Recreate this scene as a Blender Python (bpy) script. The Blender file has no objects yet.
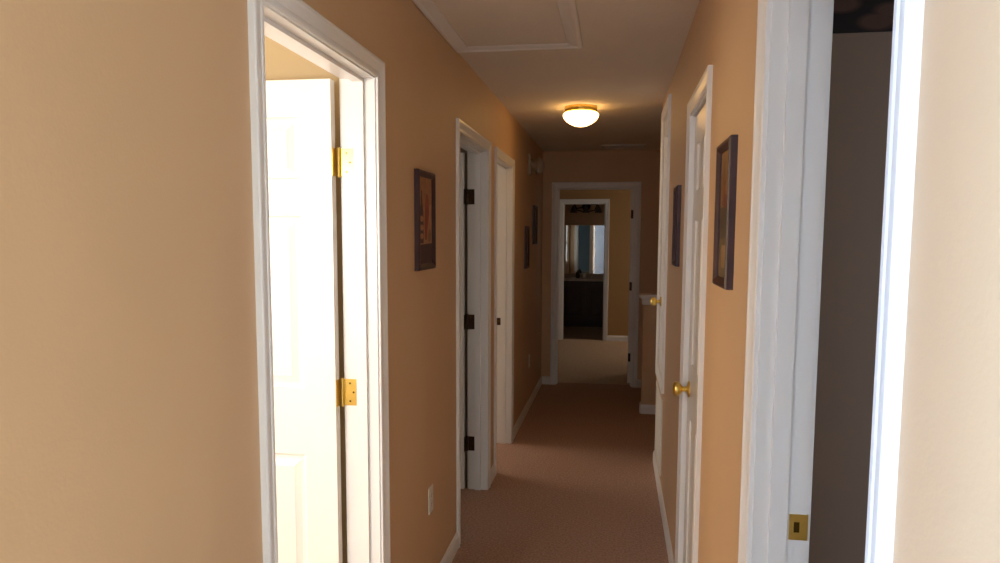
import bpy, bmesh, math, random
from mathutils import Vector, Matrix
random.seed(7)
sc = bpy.context.scene
COL = sc.collection
PI = math.pi

# ------------------------------------------------------------------ sizes (metres; camera stands over the origin)
XL, XR = -0.767, 0.290        # hall faces of the left and right walls
TL, TR = 0.111, 0.106         # their thickness
YE, YE2 = 7.65, 7.77          # end wall
YB, YB2 = 11.06, 11.18        # wall between bedroom and bathroom
H = 2.44                      # ceiling
HEAD = 2.06                   # clear height of door openings
STAIR_Y = 5.09                # the right wall ends here

# ------------------------------------------------------------------ materials
def srgb(r, g, b):
    f = lambda c: (c/255)/12.92 if c/255 <= .04045 else ((c/255+.055)/1.055)**2.4
    return (f(r), f(g), f(b), 1)

def mat(name, col, rough=.6, metal=0, bump=0, bscale=200, bdist=.001, var=0, vscale=3, spec=.5, col2=None, coat=0):
    m = bpy.data.materials.new(name); m.use_nodes = True
    nt = m.node_tree; b = nt.nodes['Principled BSDF']
    b.inputs['Base Color'].default_value = col
    b.inputs['Roughness'].default_value = rough
    b.inputs['Metallic'].default_value = metal
    b.inputs['Specular IOR Level'].default_value = spec
    b.inputs['Coat Weight'].default_value = coat
    tc = nt.nodes.new('ShaderNodeTexCoord')
    if var or col2:
        n = nt.nodes.new('ShaderNodeTexNoise'); n.inputs['Scale'].default_value = vscale; n.inputs['Detail'].default_value = 5
        nt.links.new(tc.outputs['Object'], n.inputs['Vector'])
        cr = nt.nodes.new('ShaderNodeValToRGB')
        c2 = col2 or tuple(min(1, c*(1+var)) for c in col[:3])+(1,)
        c1 = col if col2 else tuple(c*(1-var) for c in col[:3])+(1,)
        cr.color_ramp.elements[0].position = .35; cr.color_ramp.elements[0].color = c1
        cr.color_ramp.elements[1].position = .65; cr.color_ramp.elements[1].color = c2
        nt.links.new(n.outputs['Fac'], cr.inputs['Fac']); nt.links.new(cr.outputs['Color'], b.inputs['Base Color'])
    if bump:
        n = nt.nodes.new('ShaderNodeTexNoise'); n.inputs['Scale'].default_value = bscale; n.inputs['Detail'].default_value = 3
        nt.links.new(tc.outputs['Object'], n.inputs['Vector'])
        bp = nt.nodes.new('ShaderNodeBump'); bp.inputs['Strength'].default_value = bump; bp.inputs['Distance'].default_value = bdist
        nt.links.new(n.outputs['Fac'], bp.inputs['Height']); nt.links.new(bp.outputs['Normal'], b.inputs['Normal'])
    return m

def emis(name, col, strength):
    m = bpy.data.materials.new(name); m.use_nodes = True
    b = m.node_tree.nodes['Principled BSDF']
    b.inputs['Base Color'].default_value = (.8, .8, .8, 1)
    b.inputs['Emission Color'].default_value = col
    b.inputs['Emission Strength'].default_value = strength
    return m

M = {}
M['hall'] = mat('hall_paint', srgb(205, 169, 130), .55, bump=.25, bscale=160, bdist=.0012, var=.02, vscale=2)
M['dusky'] = mat('dusky_paint', srgb(56, 44, 34), .7, bump=.2, bscale=160)
M['ochre'] = mat('ochre_paint', srgb(168, 128, 80), .6, bump=.2, bscale=160)
M['aged'] = mat('aged_plastic', srgb(150, 134, 118), .4, var=.02)
M['vent'] = mat('white_vent_metal', srgb(226, 222, 214), .14, var=.01)
M['pale'] = mat('pale_landing_paint', srgb(205, 202, 196), .6, bump=.2, bscale=160)
M['cream'] = mat('cream_paint', srgb(178, 156, 116), .6, bump=.2, bscale=160)
M['taupe'] = mat('taupe_paint', srgb(150, 132, 116), .7, bump=.2, bscale=160)
M['blue'] = mat('blue_grey_paint', srgb(112, 150, 180), .7, bump=.2, bscale=160)
M['trim'] = mat('white_trim_enamel', srgb(232, 228, 222), .32, var=.01, vscale=5)
M['door'] = mat('white_door_enamel', srgb(234, 230, 222), .30, var=.01, vscale=4, bump=.08, bscale=60, bdist=.0006)
M['ceil'] = mat('textured_ceiling', srgb(228, 218, 202), .9, bump=.6, bscale=45, bdist=.004, var=.03, vscale=1.5)
M['carpet'] = mat('pinkish_brown_carpet', srgb(160, 127, 108), 1.0, bump=.8, bscale=260, bdist=.006, col2=srgb(194, 157, 136), vscale=90, spec=.1)
M['carpet2'] = mat('beige_carpet', srgb(200, 174, 148), 1.0, bump=.8, bscale=400, bdist=.006, var=.08, vscale=30, spec=.1)
M['tile'] = mat('bath_vinyl', srgb(120, 98, 80), .5, var=.1, vscale=6)
M['brass'] = mat('polished_brass', srgb(236, 206, 112), .3, 1, var=.05, vscale=30)
M['bronze'] = mat('aged_bronze', srgb(72, 52, 40), .4, 1, var=.1, vscale=30)
M['screw'] = mat('screw_head', srgb(90, 70, 30), .4, 1, var=.05)
M['plate'] = mat('ivory_plastic', srgb(226, 220, 208), .35, var=.01)
M['slot'] = mat('dark_slot', srgb(30, 26, 24), .6, var=.02)
M['frame'] = mat('mahogany_frame', srgb(58, 32, 33), .42, var=.25, vscale=14)
M['mirror'] = mat('silvered_mirror', (.86, .88, .87, 1), .015, 1)
M['vanity'] = mat('espresso_wood', srgb(52, 32, 26), .45, var=.2, vscale=12)
M['counter'] = mat('speckled_counter', srgb(168, 148, 132), .35, var=.12, vscale=50)
M['chrome'] = mat('chrome', (.75, .75, .75, 1), .15, 1)
M['shade_off'] = mat('smoked_glass_shade', srgb(90, 78, 74), .3, var=.05)
M['darkplastic'] = mat('dark_plastic', srgb(30, 34, 40), .35, var=.05)
M['ceramic'] = mat('pale_ceramic', srgb(205, 200, 190), .25, var=.02)

# lampshade: frosted glass glowing from the bulb inside
def glass_glow():
    m = bpy.data.materials.new('lit_frosted_glass'); m.use_nodes = True
    nt = m.node_tree; b = nt.nodes['Principled BSDF']
    b.inputs['Base Color'].default_value = (.95, .9, .75, 1); b.inputs['Roughness'].default_value = .35
    n = nt.nodes.new('ShaderNodeTexNoise'); n.inputs['Scale'].default_value = 4
    tc = nt.nodes.new('ShaderNodeTexCoord'); nt.links.new(tc.outputs['Object'], n.inputs['Vector'])
    cr = nt.nodes.new('ShaderNodeValToRGB')
    cr.color_ramp.elements[0].color = (1, .50, .13, 1); cr.color_ramp.elements[0].position = .3
    cr.color_ramp.elements[1].color = (1, .60, .22, 1); cr.color_ramp.elements[1].position = .7
    nt.links.new(n.outputs['Fac'], cr.inputs['Fac']); nt.links.new(cr.outputs['Color'], b.inputs['Emission Color'])
    b.inputs['Emission Strength'].default_value = 9.5
    return m
M['glow'] = glass_glow()

# wallpaper border of leaves
def border_mat():
    m = bpy.data.materials.new('leaf_border_paper'); m.use_nodes = True
    nt = m.node_tree; b = nt.nodes['Principled BSDF']; b.inputs['Roughness'].default_value = .7
    tc = nt.nodes.new('ShaderNodeTexCoord'); mp = nt.nodes.new('ShaderNodeMapping')
    mp.inputs['Scale'].default_value = (7, 7, 15); mp.inputs['Rotation'].default_value = (0, .5, 0)
    v = nt.nodes.new('ShaderNodeTexVoronoi'); v.inputs['Scale'].default_value = 1.0
    nt.links.new(tc.outputs['Object'], mp.inputs['Vector']); nt.links.new(mp.outputs['Vector'], v.inputs['Vector'])
    cr = nt.nodes.new('ShaderNodeValToRGB')
    cr.color_ramp.elements[0].position = .28; cr.color_ramp.elements[0].color = srgb(86, 62, 52)
    cr.color_ramp.elements[1].position = .46; cr.color_ramp.elements[1].color = srgb(22, 16, 16)
    nt.links.new(v.outputs['Distance'], cr.inputs['Fac']); nt.links.new(cr.outputs['Color'], b.inputs['Base Color'])
    return m
M['border'] = border_mat()

# ------------------------------------------------------------------ mesh helpers
ORIGIN = {}
def empty(name, loc, parent=None):
    o = bpy.data.objects.new(name, None); COL.objects.link(o)
    o.empty_display_size = .1
    base = ORIGIN[parent.name] if parent else Vector((0, 0, 0))
    o.location = Vector(loc)-base
    if parent: o.parent = parent
    ORIGIN[o.name] = Vector(loc)
    return o

def obj(name, bm, mats, parent=None, origin=None, smooth=False, bevel=0):
    """mesh given in world coordinates; becomes one object placed at its parent's base (or at origin)"""
    og = Vector(origin) if origin is not None else (ORIGIN[parent.name] if parent else Vector((0, 0, 0)))
    bmesh.ops.recalc_face_normals(bm, faces=bm.faces[:])
    bmesh.ops.translate(bm, verts=bm.verts[:], vec=-og)
    me = bpy.data.meshes.new(name); bm.to_mesh(me); bm.free()
    for m in (mats if isinstance(mats, (list, tuple)) else [mats]): me.materials.append(m)
    if smooth:
        for p in me.polygons: p.use_smooth = True
    o = bpy.data.objects.new(name, me); COL.objects.link(o)
    if parent:
        o.parent = parent; o.location = og-ORIGIN[parent.name]
    else:
        o.location = og
    ORIGIN[o.name] = og
    if bevel:
        b = o.modifiers.new('edge', 'BEVEL'); b.width = bevel; b.segments = 2; b.limit_method = 'ANGLE'; b.angle_limit = .7
    if smooth:
        try:
            me.set_sharp_from_angle(angle=math.radians(40))
        except Exception: pass
    return o

def tag(o, label, cat, group=None):
    o['label'] = label; o['category'] = cat
    if group: o['group'] = group
    return o
def structure(o):
    o['kind'] = 'structure'; return o

def box(bm, a, b, mi=0):
    x0, x1 = sorted((a[0], b[0])); y0, y1 = sorted((a[1], b[1])); z0, z1 = sorted((a[2], b[2]))
    v = [bm.verts.new(p) for p in ((x0,y0,z0),(x1,y0,z0),(x1,y1,z0),(x0,y1,z0),(x0,y0,z1),(x1,y0,z1),(x1,y1,z1),(x0,y1,z1))]
    fs = []
    for q in ((0,3,2,1),(4,5,6,7),(0,1,5,4),(2,3,7,6),(1,2,6,5),(3,0,4,7)):
        f = bm.faces.new([v[i] for i in q]); f.material_index = mi; fs.append(f)
    return fs   # bottom, top, -y, +y, +x, -x

def loft(bm, rings, closed=True, cap=True, mi=0):
    """rings: list of lists of points"""
    vs = [[bm.verts.new(p) for p in r] for r in rings]
    n = len(rings[0])
    for a, b in zip(vs[:-1], vs[1:]):
        for i in range(n if closed else n-1):
            f = bm.faces.new((a[i], a[(i+1) % n], b[(i+1) % n], b[i])); f.material_index = mi
    if cap:
        for r in (vs[0], vs[-1]):
            f = bm.faces.new(r); f.material_index = mi
    return vs

def lathe(bm, c, axis, prof, seg=24, mi=0):
    """prof: (radius, distance along axis)"""
    ax = Vector(axis).normalized()
    t = Vector((0, 0, 1)) if abs(ax.z) < .9 else Vector((1, 0, 0))
    u = ax.cross(t).normalized(); w = ax.cross(u)
    rings = []
    for r, h in prof:
        r = max(r, .0004)
        rings.append([Vector(c)+ax*h+(u*math.cos(2*PI*i/seg)+w*math.sin(2*PI*i/seg))*r for i in range(seg)])
    loft(bm, rings, mi=mi)

def NB(): return bmesh.new()

# ------------------------------------------------------------------ walls with openings
def wall(name, axis, c0, c1, u0, u1, openings, m0, m1, z1=H, z0=0.0, kind=True):
    """axis: 'x' or 'y' = the direction the wall faces; m0 on the low side, m1 on the high side"""
    bm = NB()
    def B(ua, ub, za, zb):
        if ub-ua < 1e-4 or zb-za < 1e-4: return
        if axis == 'x':
            fs = box(bm, (c0, ua, za), (c1, ub, zb)); fs[5].material_index = 0; fs[4].material_index = 1
            for i in (0, 1, 2, 3): fs[i].material_index = 1
        else:
            fs = box(bm, (ua, c0, za), (ub, c1, zb)); fs[2].material_index = 0; fs[3].material_index = 1
            for i in (0, 1, 4, 5): fs[i].material_index = 0
    cur = u0
    for (a, b, zl, zh) in sorted(openings):
        B(cur, a, z0, z1); B(a, b, z0, zl); B(a, b, zh, z1); cur = b
    B(cur, u1, z0, z1)
    return structure(obj(name, bm, [M[m0], M[m1]]))

J = .019  # jamb board thickness
D1 = (1.533, 2.285); D2 = (3.537, 4.330); D3 = (4.662, 5.360)
D5 = (.849, 1.534); D6 = (2.503, 3.060)
D4 = (-.607, .178); D7 = (-.792, -.172)
HV = (4.350, 4.900, .715, 2.300)       # raised closet door on the right wall: u0,u1,z0,z1
GR = (4.37, 4.955, .135, .600)         # return air opening below
HEAD6 = 2.04
def op(d, zh=HEAD): return (d[0]-J, d[1]+J, 0, zh+J)

wall('wall_left', 'x', XL-TL, XL, -.02, YE, [op(D1), op(D2), op(D3)], 'cream', 'hall')
wall('wall_right', 'x', XR, XR+TR, -3.3, STAIR_Y, [op(D5), op(D6, HEAD6), (HV[0]-J, HV[1]+J, HV[2]-J, HV[3]+J)], 'hall', 'taupe')
wall('wall_end', 'y', YE, YE2, -2.9, 1.6, [op(D4)], 'hall', 'blue')
wall('wall_bedroom_far', 'y', YB, YB2, -2.9, 1.6, [op(D7)], 'ochre', 'hall')
# landing behind the camera
wall('wall_behind', 'y', -3.42, -3.30, -3.4, .43, [(-2.7, -.95, .75, 2.15), (-.47, .17, .40, 2.15)], 'dusky', 'dusky')
wall('wall_landing_left', 'x', -3.40, -3.28, -3.3, -.02, [(-2.95, -.45, .55, 2.2)], 'pale', 'pale')
wall('wall_landing_front', 'y', -.14, -.02, -3.28, XL-TL, [], 'pale', 'cream')
# first room on the left (bright), second, third
wall('wall_room_one_outer', 'x', -4.0, -3.88, -.14, 2.58, [(.05, 2.25, .55, 2.2)], 'cream', 'cream')
wall('wall_room_one_near', 'y', -.14, -.02, -3.88, -3.40, [], 'hall', 'cream')
wall('wall_room_one_far', 'y', 2.46, 2.58, -3.88, XL-TL, [], 'cream', 'taupe')
wall('wall_room_two_outer', 'x', -3.0, -2.88, 2.58, 4.52, [(2.75, 3.75, .9, 2.0)], 'taupe', 'taupe')
wall('wall_room_two_far', 'y', 4.52, 4.62, -3.6, XL-TL, [], 'taupe', 'cream')
wall('wall_room_three_outer', 'x', -3.72, -3.6, 4.52, YE, [(4.9, 6.6, .6, 2.1)], 'cream', 'cream')
# dim room on the right
wall('wall_dim_room_far', 'y', 2.45, 2.483, XR+TR, 3.4, [], 'taupe', 'taupe')
wall('wall_dim_room_near', 'y', -.62, -.50, XR+TR, 3.4, [], 'taupe', 'taupe')
wall('wall_dim_room_outer', 'x', 3.4, 3.52, -.62, 2.483, [(.4, 1.4, .9, 2.0)], 'taupe', 'taupe')
# closets behind the right-hand doors
wall('wall_closet_back', 'x', 1.05, 1.15, 2.483, STAIR_Y-.1, [], 'taupe', 'taupe')
wall('wall_stair_near', 'y', STAIR_Y-.1, STAIR_Y, XR+TR, 1.6, [], 'taupe', 'hall')
wall('wall_stair_outer', 'x', 1.6, 1.72, STAIR_Y-.1, YB2, [(9.5, 10.8, .7, 2.05)], 'hall', 'hall')
wall('wall_bedroom_outer', 'x', -2.9, -2.78, YE2, YB, [], 'blue', 'blue')
# bathroom
wall('wall_bathroom_left', 'x', -1.09, -.97, YB2, 13.25, [(11.27, 12.15, 1.02, 1.84)], 'hall', 'hall')
wall('wall_bathroom_right', 'x', .9, 1.02, YB2, 13.25, [], 'hall', 'hall')
wall('wall_bathroom_far', 'y', 13.25, 13.35, -1.12, 1.02, [], 'hall', 'hall')

bm = NB(); box(bm, (-4.0, -3.42, -.12), (3.52, YE2, 0)); structure(obj('floor', bm, M['carpet']))
bm = NB(); box(bm, (-2.9, YE2, -.12), (1.72, YB2-.03, 0)); structure(obj('floor_bedroom', bm, M['carpet2']))
bm = NB(); box(bm, (-1.12, YB2-.03, -.12), (1.02, 13.35, 0.0)); structure(obj('floor_bathroom', bm, M['tile']))
bm = NB(); box(bm, (-4.0, -3.42, H), (3.52, 13.35, H+.12)); structure(obj('ceiling', bm, M['ceil']))

# ------------------------------------------------------------------ frames: (u, n, z) -> world, n runs from the hall face into the room
FL = lambda u, n, z: Vector((XL-n, u, z))
FR = lambda u, n, z: Vector((XR+n, u, z))
FE = lambda u, n, z: Vector((u, YE+n, z))
FB = lambda u, n, z: Vector((u, YB+n, z))
def fbox(bm, F, a, b, mi=0): return box(bm, F(*a), F(*b), mi)

CASE = [(0, 0), (0, .008), (.006, .0105), (.014, .0105), (.017, .0085), (.022, .0095), (.040, .014), (.046, .0165), (.054, .0165), (.057, .014), (.057, 0)]
def casing_mesh(F, u0, u1, zt, n, sgn, z0=0.0, closed=False):
    """U-shaped (or four-sided) moulded casing; sgn -1 = stands towards the hall, +1 = towards the room"""
    bm = NB(); r = .005
    rings = []
    corners = []
    for (o, t) in CASE:
        o += r
        nn = n+sgn*t
        if closed: rings.append([F(u0-o, nn, z0-o), F(u0-o, nn, zt+o), F(u1+o, nn, zt+o), F(u1+o, nn, z0-o)])
        else: rings.append([F(u0-o, nn, z0), F(u0-o, nn, zt+o), F(u1+o, nn, zt+o), F(u1+o, nn, z0)])
    k = len(CASE)
    vs = [[bm.verts.new(p) for p in ring] for ring in rings]
    m = 4 if closed else 3
    for i in range(k):
        a, b = vs[i], vs[(i+1) % k]
        for j in range(m):
            bm.faces.new((a[j], a[(j+1) % 4], b[(j+1) % 4], b[j]))
    if not closed:
        bm.faces.new([vs[i][0] for i in range(k)]); bm.faces.new([vs[i][3] for i in range(k)])
    return bm

def jamb_mesh(F, u0, u1, zt, T, recess_from_room=True, z0=0.0, closed=False):
    bm = NB()
    fbox(bm, F, (u0-J, 0, z0), (u0, T, zt)); fbox(bm, F, (u1, 0, z0), (u1+J, T, zt))
    fbox(bm, F, (u0-J, 0, zt), (u1+J, T, zt+J))
    if closed: fbox(bm, F, (u0-J, 0, z0-J), (u1+J, T, z0))
    s0, s1 = (T-.040-.035, T-.040) if recess_from_room else (.048, .083)
    s = .011
    fbox(bm, F, (u0, s0, z0), (u0+s, s1, zt-s)); fbox(bm, F, (u1-s, s0, z0), (u1, s1, zt-s))
    fbox(bm, F, (u0, s0, zt-s), (u1, s1, zt))
    return bm

def leaf_mesh(w, h, t, panels, P):
    """panelled slab: local x 0..w, y 0..t, z 0..h mapped by P; panels = list of (x0,x1,z0,z1)"""
    bm = NB()
    xs = sorted({0, w} | {p[0] for p in panels} | {p[1] for p in panels})
    zs = sorted({0, h} | {p[2] for p in panels} | {p[3] for p in panels})
    for side, y0, d in ((0, 0, 1), (1, t, -1)):
        for i in range(len(xs)-1):
            for k in range(len(zs)-1):
                a, b, c, e = xs[i], xs[i+1], zs[k], zs[k+1]
                inp = any(p[0]-1e-6 <= a and b <= p[1]+1e-6 and p[2]-1e-6 <= c and e <= p[3]+1e-6 for p in panels)
                if not inp:
                    bm.faces.new([bm.verts.new(P(x, y0, z)) for x, z in ((a, c), (b, c), (b, e), (a, e))])
        for (a, b, c, e) in panels:
            rings = []
            for ins, dep in ((0, 0), (.004, .006), (.010, .009), (.020, .009), (.040, .0035), (.043, .002)):
                rings.append([bm.verts.new(P(x, y0+d*dep, z)) for x, z in ((a+ins, c+ins), (b-ins, c+ins), (b-ins, e-ins), (a+ins, e-ins))])
            for r0, r1 in zip(rings[:-1], rings[1:]):
                for j in range(4): bm.faces.new((r0[j], r0[(j+1) % 4], r1[(j+1) % 4], r1[j]))
            bm.faces.new(rings[-1])
    for (p, q_) in (((0, 0), (w, 0)), ((w, 0), (w, h)), ((w, h), (0, h)), ((0, h), (0, 0))):
        bm.faces.new([bm.verts.new(P(*v)) for v in ((p[0], 0, p[1]), (q_[0], 0, q_[1]), (q_[0], t, q_[1]), (p[0], t, p[1]))])
    bmesh.ops.remove_doubles(bm, verts=bm.verts[:], dist=.0002)
    return bm

def six_panels(w, h):
    st = .108; mu = .10; pw = (w-2*st-mu)/2
    xa = ((st, st+pw), (st+pw+mu, w-st))
    zz = ((.20, .825), (1.045, 1.615), (1.730, h-.115))
    return [(a, b, c, d) for a, b in xa for c, d in zz]

def knob(parent, c, axis, metal='brass', both=None):
    """round knob with rosette; c on the door face, axis points away from it"""
    bm = NB()
    prof = [(0, 0), (.031, 0), (.033, .003), (.030, .007), (.014, .010), (.0105, .014), (.0105, .026), (.015, .031), (.024, .038), (.0285, .047), (.0285, .056), (.023, .064), (.012, .0675), (0, .068)]
    lathe(bm, c, axis, prof, 28)
    o = obj('knob', bm, M[metal], parent, smooth=True)
    return o

def hinge(parent, F, u_j, du, n_room, z, door_n, metal):
    """jamb plate + barrel + plate on the open door's edge. u_j = jamb face, du = direction into the opening"""
    bm = NB(); h = .0445
    fbox(bm, F, (u_j, n_room-.036, z-h), (u_j+du*.0022, n_room+.003, z+h))
    for zz in (-.03, 0, .03):
        lathe(bm, F(u_j+du*.0022, n_room-.020+(.006 if zz else -.006), z+zz), F(1, 0, 0)*du-F(0, 0, 0)*du, [(0, 0), (.0036, 0), (.0030, .0008), (0, .0008)], 10, mi=1)
    lathe(bm, F(u_j+du*.005, n_room+.010, z-h), (0, 0, 1), [(0, -.004), (.004, -.003), (.0066, 0), (.0066, .0285), (.0058, .029), (.0066, .0295), (.0066, .0595), (.0058, .060), (.0066, .0605), (.0066, .089), (.004, .092), (0, .093)], 14)
    fbox(bm, F, (u_j+du*.006, door_n-.0022, z-h), (u_j+du*.036, door_n, z+h))
    return obj('hinge', bm, [M[metal], M['screw']], parent)

HZ = (.290, 1.045, 1.797)
def open_door(name, F, d, T, hinge_at, metal='brass', knob_metal='brass', hinges=True, swing=90, zt=HEAD, kz=.93):
    """door frame with its leaf swung open into the room"""
    u0, u1 = d
    root = empty(name, F((u0+u1)/2, T/2, 0)); structure(root)
    obj('casing', casing_mesh(F, u0, u1, zt, 0, -1), M['trim'], root)
    obj('room_casing', casing_mesh(F, u0, u1, zt, T, 1), M['trim'], root)
    obj('jamb', jamb_mesh(F, u0, u1, zt, T), M['trim'], root)
    uj = u1 if hinge_at == 'far' else u0
    du = -1 if hinge_at == 'far' else 1
    w, h, t = u1-u0-.006, zt-.018, .035
    n0 = T+.022
    fn, fu = math.sin(math.radians(swing)), math.cos(math.radians(swing))
    def P(x, y, z):       # x along the leaf away from the hinge, y thickness
        return F(uj+du*(.004+y*fn+x*fu), n0+x*fn-y*fu, z+.012)
    leaf = obj('door_leaf', leaf_mesh(w, h, t, six_panels(w, h), P), M['door'], root)
    kc = P(w-.062, t, kz-.012); k2 = P(w-.062, 0, kz-.012)
    a = (P(w-.062, t+1, kz-.012)-kc)
    knob(leaf, kc, a, knob_metal); knob(leaf, k2, -a, knob_metal)
    if hinges:
        for z in HZ: hinge(root, F, uj, du, T, z, n0, metal)
    # strike plate on the opposite jamb
    us = u0 if hinge_at == 'far' else u1; ds = 1 if hinge_at == 'far' else -1
    bm = NB(); z = kz
    fbox(bm, F, (us, T-.034, z-.027), (us+ds*.0018, T+.001, z+.027))
    fbox(bm, F, (us+ds*.0018, T+.001, z-.027), (us-ds*.006, T+.0025, z+.027))
    fbox(bm, F, (us+ds*.0016, T-.025, z-.011), (us+ds*.0022, T-.014, z+.011), mi=1)
    obj('strike_plate', bm, [M['brass'] if name != 'door_3' else M['bronze'], M['screw']], root)
    return root, leaf

open_door('door_1', FL, D1, TL, 'far', 'brass')
open_door('door_2', FL, D2, TL, 'far', 'bronze', 'bronze')
open_door('door_3', FL, D3, TL, 'near', 'bronze', 'bronze')
open_door('door_5', FR, D5, TR, 'near', 'brass', kz=.968)
open_door('door_4', FE, D4, YE2-YE, 'far', 'bronze', 'bronze', swing=100)
# bathroom doorway at the far end: frame only, no leaf in view
root = structure(empty('door_7', FB((D7[0]+D7[1])/2, .06, 0)))
obj('casing', casing_mesh(FB, D7[0], D7[1], HEAD, 0, -1), M['trim'], root)
obj('room_casing', casing_mesh(FB, D7[0], D7[1], HEAD, YB2-YB, 1), M['trim'], root)
obj('jamb', jamb_mesh(FB, D7[0], D7[1], HEAD, YB2-YB), M['trim'], root)

# closed six-panel closet door on the right, flush with the hall
root = structure(empty('door_6', FR((D6[0]+D6[1])/2, TR/2, 0)))
obj('casing', casing_mesh(FR, D6[0], D6[1], HEAD6, 0, -1), M['trim'], root)
obj('jamb', jamb_mesh(FR, D6[0], D6[1], HEAD6, TR, recess_from_room=False), M['trim'], root)
w6 = D6[1]-D6[0]-.006
leaf = obj('door_leaf', leaf_mesh(w6, HEAD6-.018, .035, six_panels(w6, HEAD6-.018), lambda x, y, z: FR(D6[0]+.003+x, .012+y, z+.012)), M['door'], root)
knob(leaf, FR(D6[1]-.066, .012, .95), (-1, 0, 0))
for z in HZ:
    bm = NB(); lathe(bm, FR(D6[0]+.0015, -.004, z-.0445), (0, 0, 1), [(0, -.003), (.0062, 0), (.0062, .0595), (.0056, .06), (.0062, .0605), (.0062, .089), (0, .092)], 12)
    obj('hinge', bm, M['brass'], root)

# raised equipment closet door with its own four-sided casing
root = structure(empty('door_8', FR((HV[0]+HV[1])/2, TR/2, HV[2])))
obj('casing', casing_mesh(FR, HV[0], HV[1], HV[3], 0, -1, z0=HV[2], closed=True), M['trim'], root)
obj('jamb', jamb_mesh(FR, HV[0], HV[1], HV[3], TR, recess_from_room=False, z0=HV[2], closed=True), M['trim'], root)
w8, h8 = HV[1]-HV[0]-.006, HV[3]-HV[2]-.006
st = .105; pw = (w8-2*st-.09)/2
p8 = [(a, b, c, d) for a, b in ((st, st+pw), (st+pw+.09, w8-st)) for c, d in ((.12, .62), (.76, 1.20), (1.30, h8-.11))]
leaf = obj('door_leaf', leaf_mesh(w8, h8, .035, p8, lambda x, y, z: FR(HV[0]+.003+x, .0035+y, z+HV[2]+.003)), M['door'], root)
knob(leaf, FR(HV[1]-.07, .0035, 1.145), (-1, 0, 0))
for z in (.955, 2.06):
    bm = NB(); lathe(bm, FR(HV[0]+.0015, -.004, z-.0445), (0, 0, 1), [(0, -.003), (.0062, 0), (.0062, .0595), (.0056, .06), (.0062, .0605), (.0062, .089), (0, .092)], 12)
    obj('hinge', bm, M['bronze'], root)

# ------------------------------------------------------------------ return air grille under the raised door
g = tag(empty('return_air_grille', FR((GR[0]+GR[1])/2, 0, GR[2])), 'white louvred return air grille set low in the right wall under the raised closet door', 'air grille')
bm = NB()
u0, u1, z0, z1 = GR
for a, b in (((u0, -.009, z0), (u0+.03, 0, z1)), ((u1-.03, -.009, z0), (u1, 0, z1)), ((u0+.03, -.009, z0), (u1-.03, 0, z0+.03)), ((u0+.03, -.009, z1-.03), (u1-.03, 0, z1))):
    fbox(bm, FR, a, b)
obj('grille_frame', bm, M['plate'], g, bevel=.002)
bm = NB(); n = 22
for i in range(n):
    z = z0+.034+(z1-z0-.068)*(i+.5)/n
    ring = lambda u: [FR(u, -.0075, z-.006), FR(u, -.0065, z-.0068), FR(u, -.0010, z+.006), FR(u, -.0020, z+.0068)]
    loft(bm, [ring(u0+.03), ring(u1-.03)])
obj('louvre', bm, M['plate'], g)
bm = NB(); fbox(bm, FR, (u0+.03, -.0008, z0+.03), (u1-.03, 0.0, z1-.03)); obj('backing', bm, M['slot'], g)

# ------------------------------------------------------------------ baseboards
BP = [(0, 0), (.012, 0), (.012, .060), (.009, .072), (.006, .076), (.004, .083), (0, .083)]
def baseboard(name, segs, origin=None):
    bm = NB()
    for (p, q_, nrm) in segs:
        p, q_, nrm = Vector(p), Vector(q_), Vector(nrm)
        loft(bm, [[e+nrm*a+Vector((0, 0, b)) for a, b in BP] for e in (p, q_)])
    return structure(obj(name, bm, M['trim']))
C = .062
baseboard('baseboard_left', [((XL, a, 0), (XL, b, 0), (1, 0, 0)) for a, b in ((-.02, D1[0]-C), (D1[1]+C, D2[0]-C), (D2[1]+C, D3[0]-C), (D3[1]+C, YE))])
baseboard('baseboard_right', [((XR, a, 0), (XR, b, 0), (-1, 0, 0)) for a, b in ((-3.3, D5[0]-C), (D5[1]+C, D6[0]-C), (D6[1]+C, STAIR_Y))])
baseboard('baseboard_end', [((XL+.012, YE, 0), (D4[0]-C, YE, 0), (0, -1, 0)), ((D4[1]+C, YE, 0), (1.6, YE, 0), (0, -1, 0))])
baseboard('baseboard_bedroom', [((-2.78, YB, 0), (D7[0]-C, YB, 0), (0, -1, 0)), ((D7[1]+C, YB, 0), (1.6, YB, 0), (0, -1, 0))])
baseboard('baseboard_dim_room', [((XR+TR, 2.45, 0), (3.4, 2.45, 0), (0, -1, 0))])
baseboard('baseboard_room_one', [((-3.88, 2.46, 0), (XL-TL, 2.46, 0), (0, -1, 0))])

# leaf border along the top of the dim room's wall
bm = NB(); box(bm, (XR+TR, 2.4475, 2.186), (3.4, 2.45, H)); structure(obj('trim_wallpaper_border', bm, M['border']))

# ------------------------------------------------------------------ half wall at the stairs
pw_ = tag(empty('half_wall', (.9, 6.56, 0)), 'waist-high tan half wall with white moulded cap at the stairs near the hall end', 'half wall')
bm = NB(); box(bm, (.243, 6.50, 0), (1.6, 6.62, 1.005)); obj('wall_body', bm, M['hall'], pw_)
bm = NB()
box(bm, (.205, 6.460, 1.035), (1.6, 6.660, 1.062)); box(bm, (.222, 6.478, 1.018), (1.6, 6.642, 1.035)); box(bm, (.232, 6.488, .972), (1.6, 6.632, 1.018))
obj('cap', bm, M['trim'], pw_, bevel=.004)
bm = NB()
for (p, q_, nrm) in (((.243, 6.50, 0), (1.6, 6.50, 0), (0, -1, 0)), ((.243, 6.50, 0), (.243, 6.62, 0), (-1, 0, 0))):
    p, q_, nrm = Vector(p), Vector(q_), Vector(nrm)
    loft(bm, [[e+nrm*a+Vector((0, 0, b)) for a, b in BP] for e in (p, q_)])
obj('base_moulding', bm, M['trim'], pw_)

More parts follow.
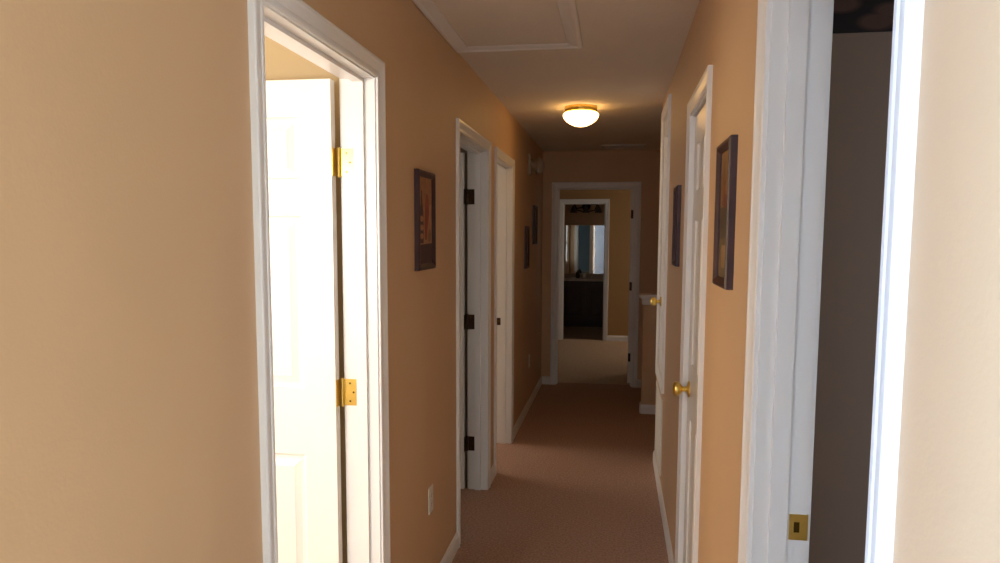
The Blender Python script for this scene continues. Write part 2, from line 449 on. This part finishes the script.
# ------------------------------------------------------------------ attic hatch in the ceiling
hx0, hx1, hy0, hy1 = XL+.001, -.170, 2.10, 3.495
hatch = tag(empty('attic_hatch', ((hx0+hx1)/2, (hy0+hy1)/2, H)), 'white attic access hatch with a moulded frame in the hall ceiling', 'attic hatch')
bm = NB()
prof = [(0, 0), (0, .009), (.008, .014), (.020, .014), (.026, .010), (.055, .007), (.066, .004), (.066, 0)]
vs = [[bm.verts.new((x, y, H-t)) for x, y in ((hx0+o, hy0+o), (hx1-o, hy0+o), (hx1-o, hy1-o), (hx0+o, hy1-o))] for o, t in prof]
for i in range(len(prof)-1):
    for j in range(4): bm.faces.new((vs[i][j], vs[i][(j+1) % 4], vs[i+1][(j+1) % 4], vs[i+1][j]))
for j in range(4): bm.faces.new((vs[-1][j], vs[-1][(j+1) % 4], vs[0][(j+1) % 4], vs[0][j]))
obj('hatch_frame', bm, M['trim'], hatch)
bm = NB(); box(bm, (hx0+.070, hy0+.070, H-.002), (hx1-.070, hy1-.070, H)); obj('hatch_panel', bm, M['ceil'], hatch)

# ------------------------------------------------------------------ ceiling register
reg = tag(empty('ceiling_vent', (.055, 7.28, H)), 'white metal air register in the ceiling just before the end doorway', 'ceiling vent')
bm = NB(); vx0, vx1, vy0, vy1 = -.155, .262, 7.20, 7.36
for a, b in (((vx0, vy0), (vx1, vy0+.022)), ((vx0, vy1-.022), (vx1, vy1)), ((vx0, vy0+.022), (vx0+.022, vy1-.022)), ((vx1-.022, vy0+.022), (vx1, vy1-.022))):
    box(bm, (a[0], a[1], H-.009), (b[0], b[1], H))
obj('vent_frame', bm, M['vent'], reg, bevel=.003)
bm = NB()
for i in range(8):
    y = vy0+.030+i*.0145
    loft(bm, [[(x, y, H-.0075), (x, y+.001, H-.008), (x, y+.010, H-.0015), (x, y+.009, H-.001)] for x in (vx0+.022, vx1-.022)])
obj('vent_slats', bm, M['vent'], reg)
bm = NB(); box(bm, (vx0+.022, vy0+.022, H-.0008), (vx1-.022, vy1-.022, H)); obj('vent_backing', bm, M['slot'], reg)

# ------------------------------------------------------------------ ceiling lamp
LX, LY = -.255, 5.10
lamp = tag(empty('ceiling_lamp', (LX, LY, H)), 'lit mushroom-shaped frosted glass lamp on a brass pan on the hall ceiling', 'ceiling light')
bm = NB(); lathe(bm, (LX, LY, H), (0, 0, -1), [(0, 0), (.108, 0), (.110, .004), (.110, .030), (.106, .036), (.098, .038), (0, .038)], 48)
obj('lamp_pan', bm, M['brass'], lamp, smooth=True)
bm = NB()
lathe(bm, (LX, LY, H-.038), (0, 0, -1), [(.098, 0), (.113, .003), (.120, .010), (.1215, .019), (.118, .031), (.109, .046), (.094, .061), (.073, .075), (.048, .086), (.022, .0925), (0, .094)], 48)
obj('glass_shade', bm, M['glow'], lamp, smooth=True)

# ------------------------------------------------------------------ wall alarm on the left wall near the end
al = tag(empty('wall_alarm', (XL, 6.44, 2.205)), 'off-white wall alarm with square plate and rounded horn high on the left wall', 'alarm')
bm = NB(); box(bm, (XL, 6.365, 2.10), (XL+.022, 6.505, 2.272)); obj('back_plate', bm, M['aged'], al, bevel=.004)
bm = NB()
lathe(bm, (XL+.022, 6.435, 2.180), (1, 0, -.06), [(0, 0), (.045, 0), (.048, .012), (.052, .03), (.066, .05), (.074, .062), (.074, .07), (.066, .08), (.050, .102), (.02, .114), (0, .117)], 28)
obj('horn', bm, M['aged'], al, smooth=True)

# ------------------------------------------------------------------ wall plates
def outlet(name, y, z, label):
    e = tag(empty(name, (XL, y, z)), label, 'outlet', 'outlet plates low on the left wall')
    bm = NB(); box(bm, (XL, y-.035, z-.057), (XL+.0055, y+.035, z+.057)); obj('cover_plate', bm, M['plate'], e, bevel=.002)
    for s in (-.0195, .0195):
        bm = NB(); lathe(bm, (XL+.0055, y, z+s), (1, 0, 0), [(0, 0), (.0165, 0), (.0165, .0012), (0, .0012)], 20)
        r = obj('receptacle', bm, M['plate'], e)
        bm = NB()
        for dy in (-.0062, .0062): box(bm, (XL+.0066, y+dy-.0011, z+s-.002), (XL+.0070, y+dy+.0011, z+s+.007))
        box(bm, (XL+.0066, y-.002, z+s-.010), (XL+.0070, y+.002, z+s-.006))
        obj('slot', bm, M['slot'], r)
outlet('wall_outlet', 2.952, .442, 'ivory outlet plate low on the left wall between the first and second doors')
outlet('wall_outlet', 6.55, .435, 'ivory outlet plate low on the left wall beyond the third door')

# ------------------------------------------------------------------ framed pictures
def art_mats(k):
    P = {
     'a': [(150, 102, 62), (110, 58, 40), (66, 32, 32), (168, 122, 86), (132, 52, 30), (130, 94, 64), (58, 30, 30)],
     'b': [(126, 92, 52), (112, 66, 40), (70, 56, 40), (150, 116, 74), (104, 48, 30), (98, 80, 52), (60, 40, 34)],
     'c': [(112, 84, 60), (84, 60, 44), (58, 46, 44), (120, 96, 70), (90, 50, 40), (88, 72, 60), (50, 34, 36)]}[k]
    return [mat('print_ink', srgb(*c), .55, var=.18, vscale=22) for c in P]

def picture(F, u0, u1, z0, z1, kind, label, fw=.024, depth=.021, group=None):
    root = tag(empty('framed_picture', F((u0+u1)/2, 0, z0)), label, 'picture', 'framed prints hung along the hall walls')
    bm = NB()
    prof = [(0, 0), (0, depth*.8), (.004, depth), (fw*.45, depth), (fw*.75, depth*.8), (fw, depth*.62), (fw, 0)]
    vs = [[bm.verts.new(F(u, -t, z)) for u, z in ((u0+o, z0+o), (u1-o, z0+o), (u1-o, z1-o), (u0+o, z1-o))] for o, t in prof]
    for i in range(len(prof)):
        a, b = vs[i], vs[(i+1) % len(prof)]
        for j in range(4): bm.faces.new((a[j], a[(j+1) % 4], b[(j+1) % 4], b[j]))
    obj('frame', bm, M['frame'], root)
    # print: flat still life of plain shapes printed on a board
    ms = art_mats(kind)
    a0, a1, b0, b1 = u0+fw-.001, u1-fw+.001, z0+fw-.001, z1-fw+.001
    W, Hh = a1-a0, b1-b0
    bm = NB(); n = -depth*.40
    fbox(bm, F, (a0, n, b0), (a1, n+.006, b1), 0)
    def poly(pts, lvl, mi):
        vs = [bm.verts.new(F(a0+W*x, n-.0003*lvl, b0+Hh*z)) for x, z in pts]
        f = bm.faces.new(vs); f.material_index = mi
    def oval(cx, cz, rx, rz, lvl, mi, k=16):
        poly([(cx+rx*math.cos(2*PI*i/k), cz+rz*math.sin(2*PI*i/k)) for i in range(k)], lvl, mi)
    if kind == 'a':
        poly([(0, .0), (1, 0), (1, .24), (0, .22)], 1, 6)
        poly([(.03, .62), (.97, .70), (.97, .24), (.03, .22)], 1, 3)
        poly([(.12, .24), (.38, .24), (.38, .60), (.30, .70), (.29, .84), (.21, .84), (.20, .70), (.12, .60)], 2, 2)
        poly([(.48, .28), (.60, .28), (.66, .42), (.80, .60), (.72, .80), (.56, .82), (.46, .62), (.44, .42)], 3, 4)
        for z in (.32, .42, .52): oval(.25, z, .12, .035, 3, 3)
        oval(.82, .33, .11, .08, 3, 5)
    elif kind == 'b':
        poly([(0, 0), (1, 0), (1, .30), (0, .34)], 1, 5)
        poly([(.10, .08), (.72, .08), (.72, .26), (.10, .26)], 2, 3)
        poly([(0, .34), (1, .30), (1, .56), (0, .56)], 1, 2)
        oval(.50, .66, .30, .11, 2, 4); oval(.40, .72, .14, .07, 3, 0)
        poly([(.60, .58), (.78, .58), (.74, .82), (.70, .92), (.66, .92), (.63, .82)], 3, 1)
    else:
        poly([(0, 0), (1, 0), (1, .36), (0, .36)], 1, 6)
        oval(.5, .56, .28, .2, 2, 4); poly([(.3, .12), (.7, .12), (.64, .4), (.36, .4)], 3, 3)
    obj('art_print', bm, ms, root)
    return root
picture(FL, 2.736, 2.995, 1.428, 1.818, 'a', 'dark-framed brown still-life print on the left wall between the first two doors')
picture(FL, 6.150, 6.350, 1.290, 1.650, 'c', 'small dark-framed print, the lower and nearer of two beyond the third left door', fw=.018)
picture(FL, 6.740, 6.990, 1.490, 1.850, 'b', 'small dark-framed print, the higher and farther of two beyond the third left door', fw=.018)
picture(FR, 1.892, 2.130, 1.430, 1.812, 'b', 'mahogany-framed brown print on the right wall nearest the camera, before the knobbed door')
picture(FR, 3.480, 3.680, 1.425, 1.800, 'c', 'dark-framed print on the right wall between the two closet doors')

# ------------------------------------------------------------------ bathroom at the end
van = tag(empty('bathroom_vanity', (-.4, 12.95, 0)), 'dark wooden vanity cabinet with a pale countertop in the far bathroom', 'vanity')
VX0, VX1, VY0, VY1 = -.967, .85, 12.70, 13.247
bm = NB(); box(bm, (VX0, VY0+.06, 0), (VX1, VY1, .10)); box(bm, (VX0, VY0, .10), (VX1, VY1, .80)); obj('cabinet_body', bm, M['vanity'], van)
for i in range(4):
    x0 = VX0+.03+i*.445; x1 = x0+.425
    P = lambda x, y, z, x0=x0: Vector((x0+x, VY0-.020+y, .13+z))
    d = obj('cabinet_door', leaf_mesh(x1-x0, .64, .020, [(.06, x1-x0-.06, .06, .58)], P), M['vanity'], van)
    kx = x1-.04 if i % 2 == 0 else x0+.04
    bm = NB(); lathe(bm, (kx, VY0-.020, .66), (0, -1, 0), [(0, 0), (.006, 0), (.006, .012), (.014, .018), (.014, .024), (0, .027)], 14)
    obj('cabinet_knob', bm, M['bronze'], d, smooth=True)
bm = NB(); box(bm, (VX0-.0, VY0-.035, .80), (VX1, VY1, .84)); box(bm, (VX0, VY1-.02, .84), (VX1, VY1, .90)); obj('countertop', bm, M['counter'], van, bevel=.005)
bm = NB()
lathe(bm, (-.42, 13.14, .84), (0, 0, 1), [(0, 0), (.024, 0), (.022, .01), (.012, .02), (.011, .10), (.012, .11), (0, .112)], 16)
loft(bm, [[(-.42+.009*math.cos(a), y, z+.009*math.sin(a)) for a in [2*PI*k/10 for k in range(10)]] for y, z in ((13.14, .935), (13.05, .955), (13.02, .945))])
obj('faucet', bm, M['chrome'], van, smooth=True)

mir = tag(empty('bathroom_mirror', (-.05, 13.24, .905)), 'wide frameless mirror above the vanity reflecting the lit hall', 'mirror')
bm = NB(); box(bm, (-.96, 13.242, .905), (.85, 13.25, 1.765)); obj('backing', bm, M['plate'], mir)
bm = NB(); box(bm, (-.96, 13.238, .905), (.85, 13.242, 1.765)); obj('mirror_glass', bm, M['mirror'], mir)

vl = tag(empty('vanity_light', (-.545, 13.25, 2.0)), 'unlit dark metal wall light with three bell shades above the bathroom mirror', 'wall light')
bm = NB(); lathe(bm, (-.545, 13.25, 2.10), (0, -1, 0), [(0, 0), (.075, 0), (.075, .010), (.055, .022), (0, .03)], 28); obj('wall_canopy', bm, M['bronze'], vl, smooth=True)
bm = NB()
def tube(bm, pts, r, k=10):
    pts = [Vector(p) for p in pts]; rings = []
    for i, p in enumerate(pts):
        d = (pts[min(i+1, len(pts)-1)]-pts[max(i-1, 0)]).normalized()
        t = Vector((0, 1, 0)) if abs(d.y) < .9 else Vector((1, 0, 0))
        u = d.cross(t).normalized(); w = d.cross(u)
        rings.append([p+(u*math.cos(2*PI*j/k)+w*math.sin(2*PI*j/k))*r for j in range(k)])
    loft(bm, rings)
tube(bm, [(-.545, 13.225, 2.10), (-.545, 13.14, 2.11)], .012)
tube(bm, [(-.545-.22*math.cos(a)-(0), 13.14, 2.10-.035*math.sin(2*a)) for a in [PI*k/16 for k in range(17)]], .010)
tube(bm, [(-.545-.20, 13.14, 2.135), (-.70, 13.14, 2.03), (-.545, 13.14, 2.00), (-.39, 13.14, 2.03), (-.345, 13.14, 2.135)], .010)
obj('light_arm', bm, M['bronze'], vl, smooth=True)
for dx in (-.22, 0, .22):
    bm = NB(); x = -.545+dx
    lathe(bm, (x, 13.14, 2.10), (0, 0, -1), [(0, -.02), (.016, -.018), (.02, .0), (.030, .015), (.045, .045), (.055, .08), (.075, .11), (.073, .112), (.052, .082), (.040, .045), (0, .03)], 22)
    obj('bell_shade', bm, M['shade_off'], vl, smooth=True)

bm = NB(); lathe(bm, (-.66, 12.90, .841), (0, 0, 1), [(0, 0), (.032, 0), (.034, .01), (.034, .09), (.026, .105), (.010, .115), (.010, .135), (0, .137)], 20)
b_ = obj('soap_bottle', bm, M['darkplastic'], None, origin=(-.66, 12.90, .841), smooth=True); tag(b_, 'dark soap bottle standing on the bathroom counter', 'bottle')
bm = NB(); lathe(bm, (-.545, 12.90, .841), (0, 0, 1), [(0, 0), (.030, 0), (.036, .09), (.033, .09), (.028, .006), (0, .006)], 20)
b_ = obj('tumbler', bm, M['ceramic'], None, origin=(-.545, 12.90, .841), smooth=True); tag(b_, 'pale ceramic tumbler on the bathroom counter beside the soap bottle', 'cup')

# ------------------------------------------------------------------ windows (the daylight comes through these)
GLASS = bpy.data.materials.new('window_glass'); GLASS.use_nodes = True
nt = GLASS.node_tree; nt.nodes.clear()
o_ = nt.nodes.new('ShaderNodeOutputMaterial'); t_ = nt.nodes.new('ShaderNodeBsdfTransparent'); g_ = nt.nodes.new('ShaderNodeBsdfGlossy'); x_ = nt.nodes.new('ShaderNodeMixShader')
g_.inputs['Roughness'].default_value = .02; x_.inputs[0].default_value = .06
nt.links.new(t_.outputs[0], x_.inputs[1]); nt.links.new(g_.outputs[0], x_.inputs[2]); nt.links.new(x_.outputs[0], o_.inputs[0])

def window(name, axis, c0, c1, u0, u1, z0, z1, rail=True, muntin=1):
    F = (lambda u, n, z: Vector((n, u, z))) if axis == 'x' else (lambda u, n, z: Vector((u, n, z)))
    root = structure(empty(name, F((u0+u1)/2, (c0+c1)/2, z0)))
    cm = (c0+c1)/2; bm = NB(); w = .045
    fbox(bm, F, (u0, cm-.03, z0), (u0+w, cm+.03, z1)); fbox(bm, F, (u1-w, cm-.03, z0), (u1, cm+.03, z1))
    fbox(bm, F, (u0+w, cm-.03, z0), (u1-w, cm+.03, z0+w)); fbox(bm, F, (u0+w, cm-.03, z1-w), (u1-w, cm+.03, z1))
    if rail: fbox(bm, F, (u0+w, cm-.02, (z0+z1)/2-.02), (u1-w, cm+.02, (z0+z1)/2+.02))
    for k in range(1, muntin+1):
        uu = u0+(u1-u0)*k/(muntin+1); fbox(bm, F, (uu-.02, cm-.015, z0+w), (uu+.02, cm+.015, z1-w))
    obj('window_frame', bm, M['trim'], root)
    bm = NB(); fbox(bm, F, (u0+w, cm-.003, z0+w), (u1-w, cm+.003, z1-w)); obj('window_pane', bm, GLASS, root)
window('window_1', 'y', -3.42, -3.30, -2.7, -.95, .75, 2.15)
window('window_9', 'x', -3.40, -3.28, -2.95, -.45, .55, 2.2)
window('window_8', 'y', -3.42, -3.30, -.47, .17, .40, 2.15, muntin=0)
window('window_2', 'x', -4.0, -3.88, .05, 2.25, .55, 2.2)
window('window_3', 'x', -3.0, -2.88, 2.75, 3.75, .9, 2.0, muntin=0)
window('window_4', 'x', -3.72, -3.6, 4.9, 6.6, .6, 2.1)
window('window_5', 'x', 1.6, 1.72, 9.5, 10.8, .7, 2.05)
window('window_6', 'x', -1.09, -.97, 11.27, 12.15, 1.02, 1.84, muntin=0)
window('window_7', 'x', 3.4, 3.52, .4, 1.4, .9, 2.0, muntin=0)

def area(name, loc, direction, sx, sy, power, col):
    l = bpy.data.lights.new(name, 'AREA'); l.shape = 'RECTANGLE'; l.size = sx; l.size_y = sy; l.energy = power; l.color = col
    o = bpy.data.objects.new(name, l); COL.objects.link(o); o.location = loc
    o.rotation_euler = Vector(direction).to_track_quat('-Z', 'Y').to_euler()
    return o
area('daylight_landing', (-1.82, -3.5, 1.45), (.12, 1, 0), 1.75, 1.4, 16, (0.6, 0.8, 1))
area('daylight_landing_side', (-3.5, -1.7, 1.4), (1, 0, 0), 2.5, 1.65, 1700, (0.335, 0.588, 1.0))
area('daylight_hall', (-.15, -3.5, 1.28), (0, 1, 0), .64, 1.75, 1.5, (0.8, 0.9, 1.0))
area('daylight_room_one', (-4.1, 1.1, 1.4), (1, 0, -.05), 2.2, 1.6, 84, (1, 0.78, 0.46))
area('fill_light_room_one', (-1.95, .07, 1.6), (.02, 1, -.14), 1.3, .5, 62, (1, 0.97, 0.93))  # added fill without a fixture, brightens the first room's open door and jamb
area('daylight_room_two', (-3.1, 3.25, 1.45), (1, .1, 0), 1.0, 1.1, 6, (1, 0.97, 0.9))
area('daylight_room_three', (-3.85, 5.75, 1.35), (1, 0, 0), 1.7, 1.5, 58, (1, 0.86, 0.7))
area('daylight_bedroom', (1.85, 10.15, 1.5), (-1, -.05, -.55), 1.3, 1.35, 13, (1, 0.74, 0.48))
area('daylight_bathroom', (-1.15, 11.71, 1.43), (1, 0, 0), .9, .8, 1.5, (1, .93, .75))
area('daylight_dim_room', (3.6, .9, 1.45), (-1, 0, 0), 1.0, 1.1, 30, (0.85, 0.9, 1.0))
w = bpy.data.worlds.new('sky'); sc.world = w; w.use_nodes = True
bg = w.node_tree.nodes['Background']; bg.inputs[0].default_value = (.75, .86, 1, 1); bg.inputs[1].default_value = 1.2

# ------------------------------------------------------------------ camera
cd = bpy.data.cameras.new('camera'); cam = bpy.data.objects.new('camera', cd); COL.objects.link(cam)
cam.location = (0, 0, 1.5612)
cam.matrix_world = Matrix.Translation((0, 0, 1.5612)) @ Matrix.Rotation(.157, 4, 'Z') @ Matrix.Rotation(PI/2-.095, 4, 'X') @ Matrix.Rotation(.0036, 4, 'Z')
cd.sensor_width = 36; cd.lens = 731.37/1000*36; cd.shift_y = .02475; cd.clip_start = .02
sc.camera = cam
vs_ = sc.view_settings
vs_.view_transform = 'Standard'; vs_.look = 'None'; vs_.exposure = 0; vs_.gamma = 1; vs_.use_curve_mapping = False
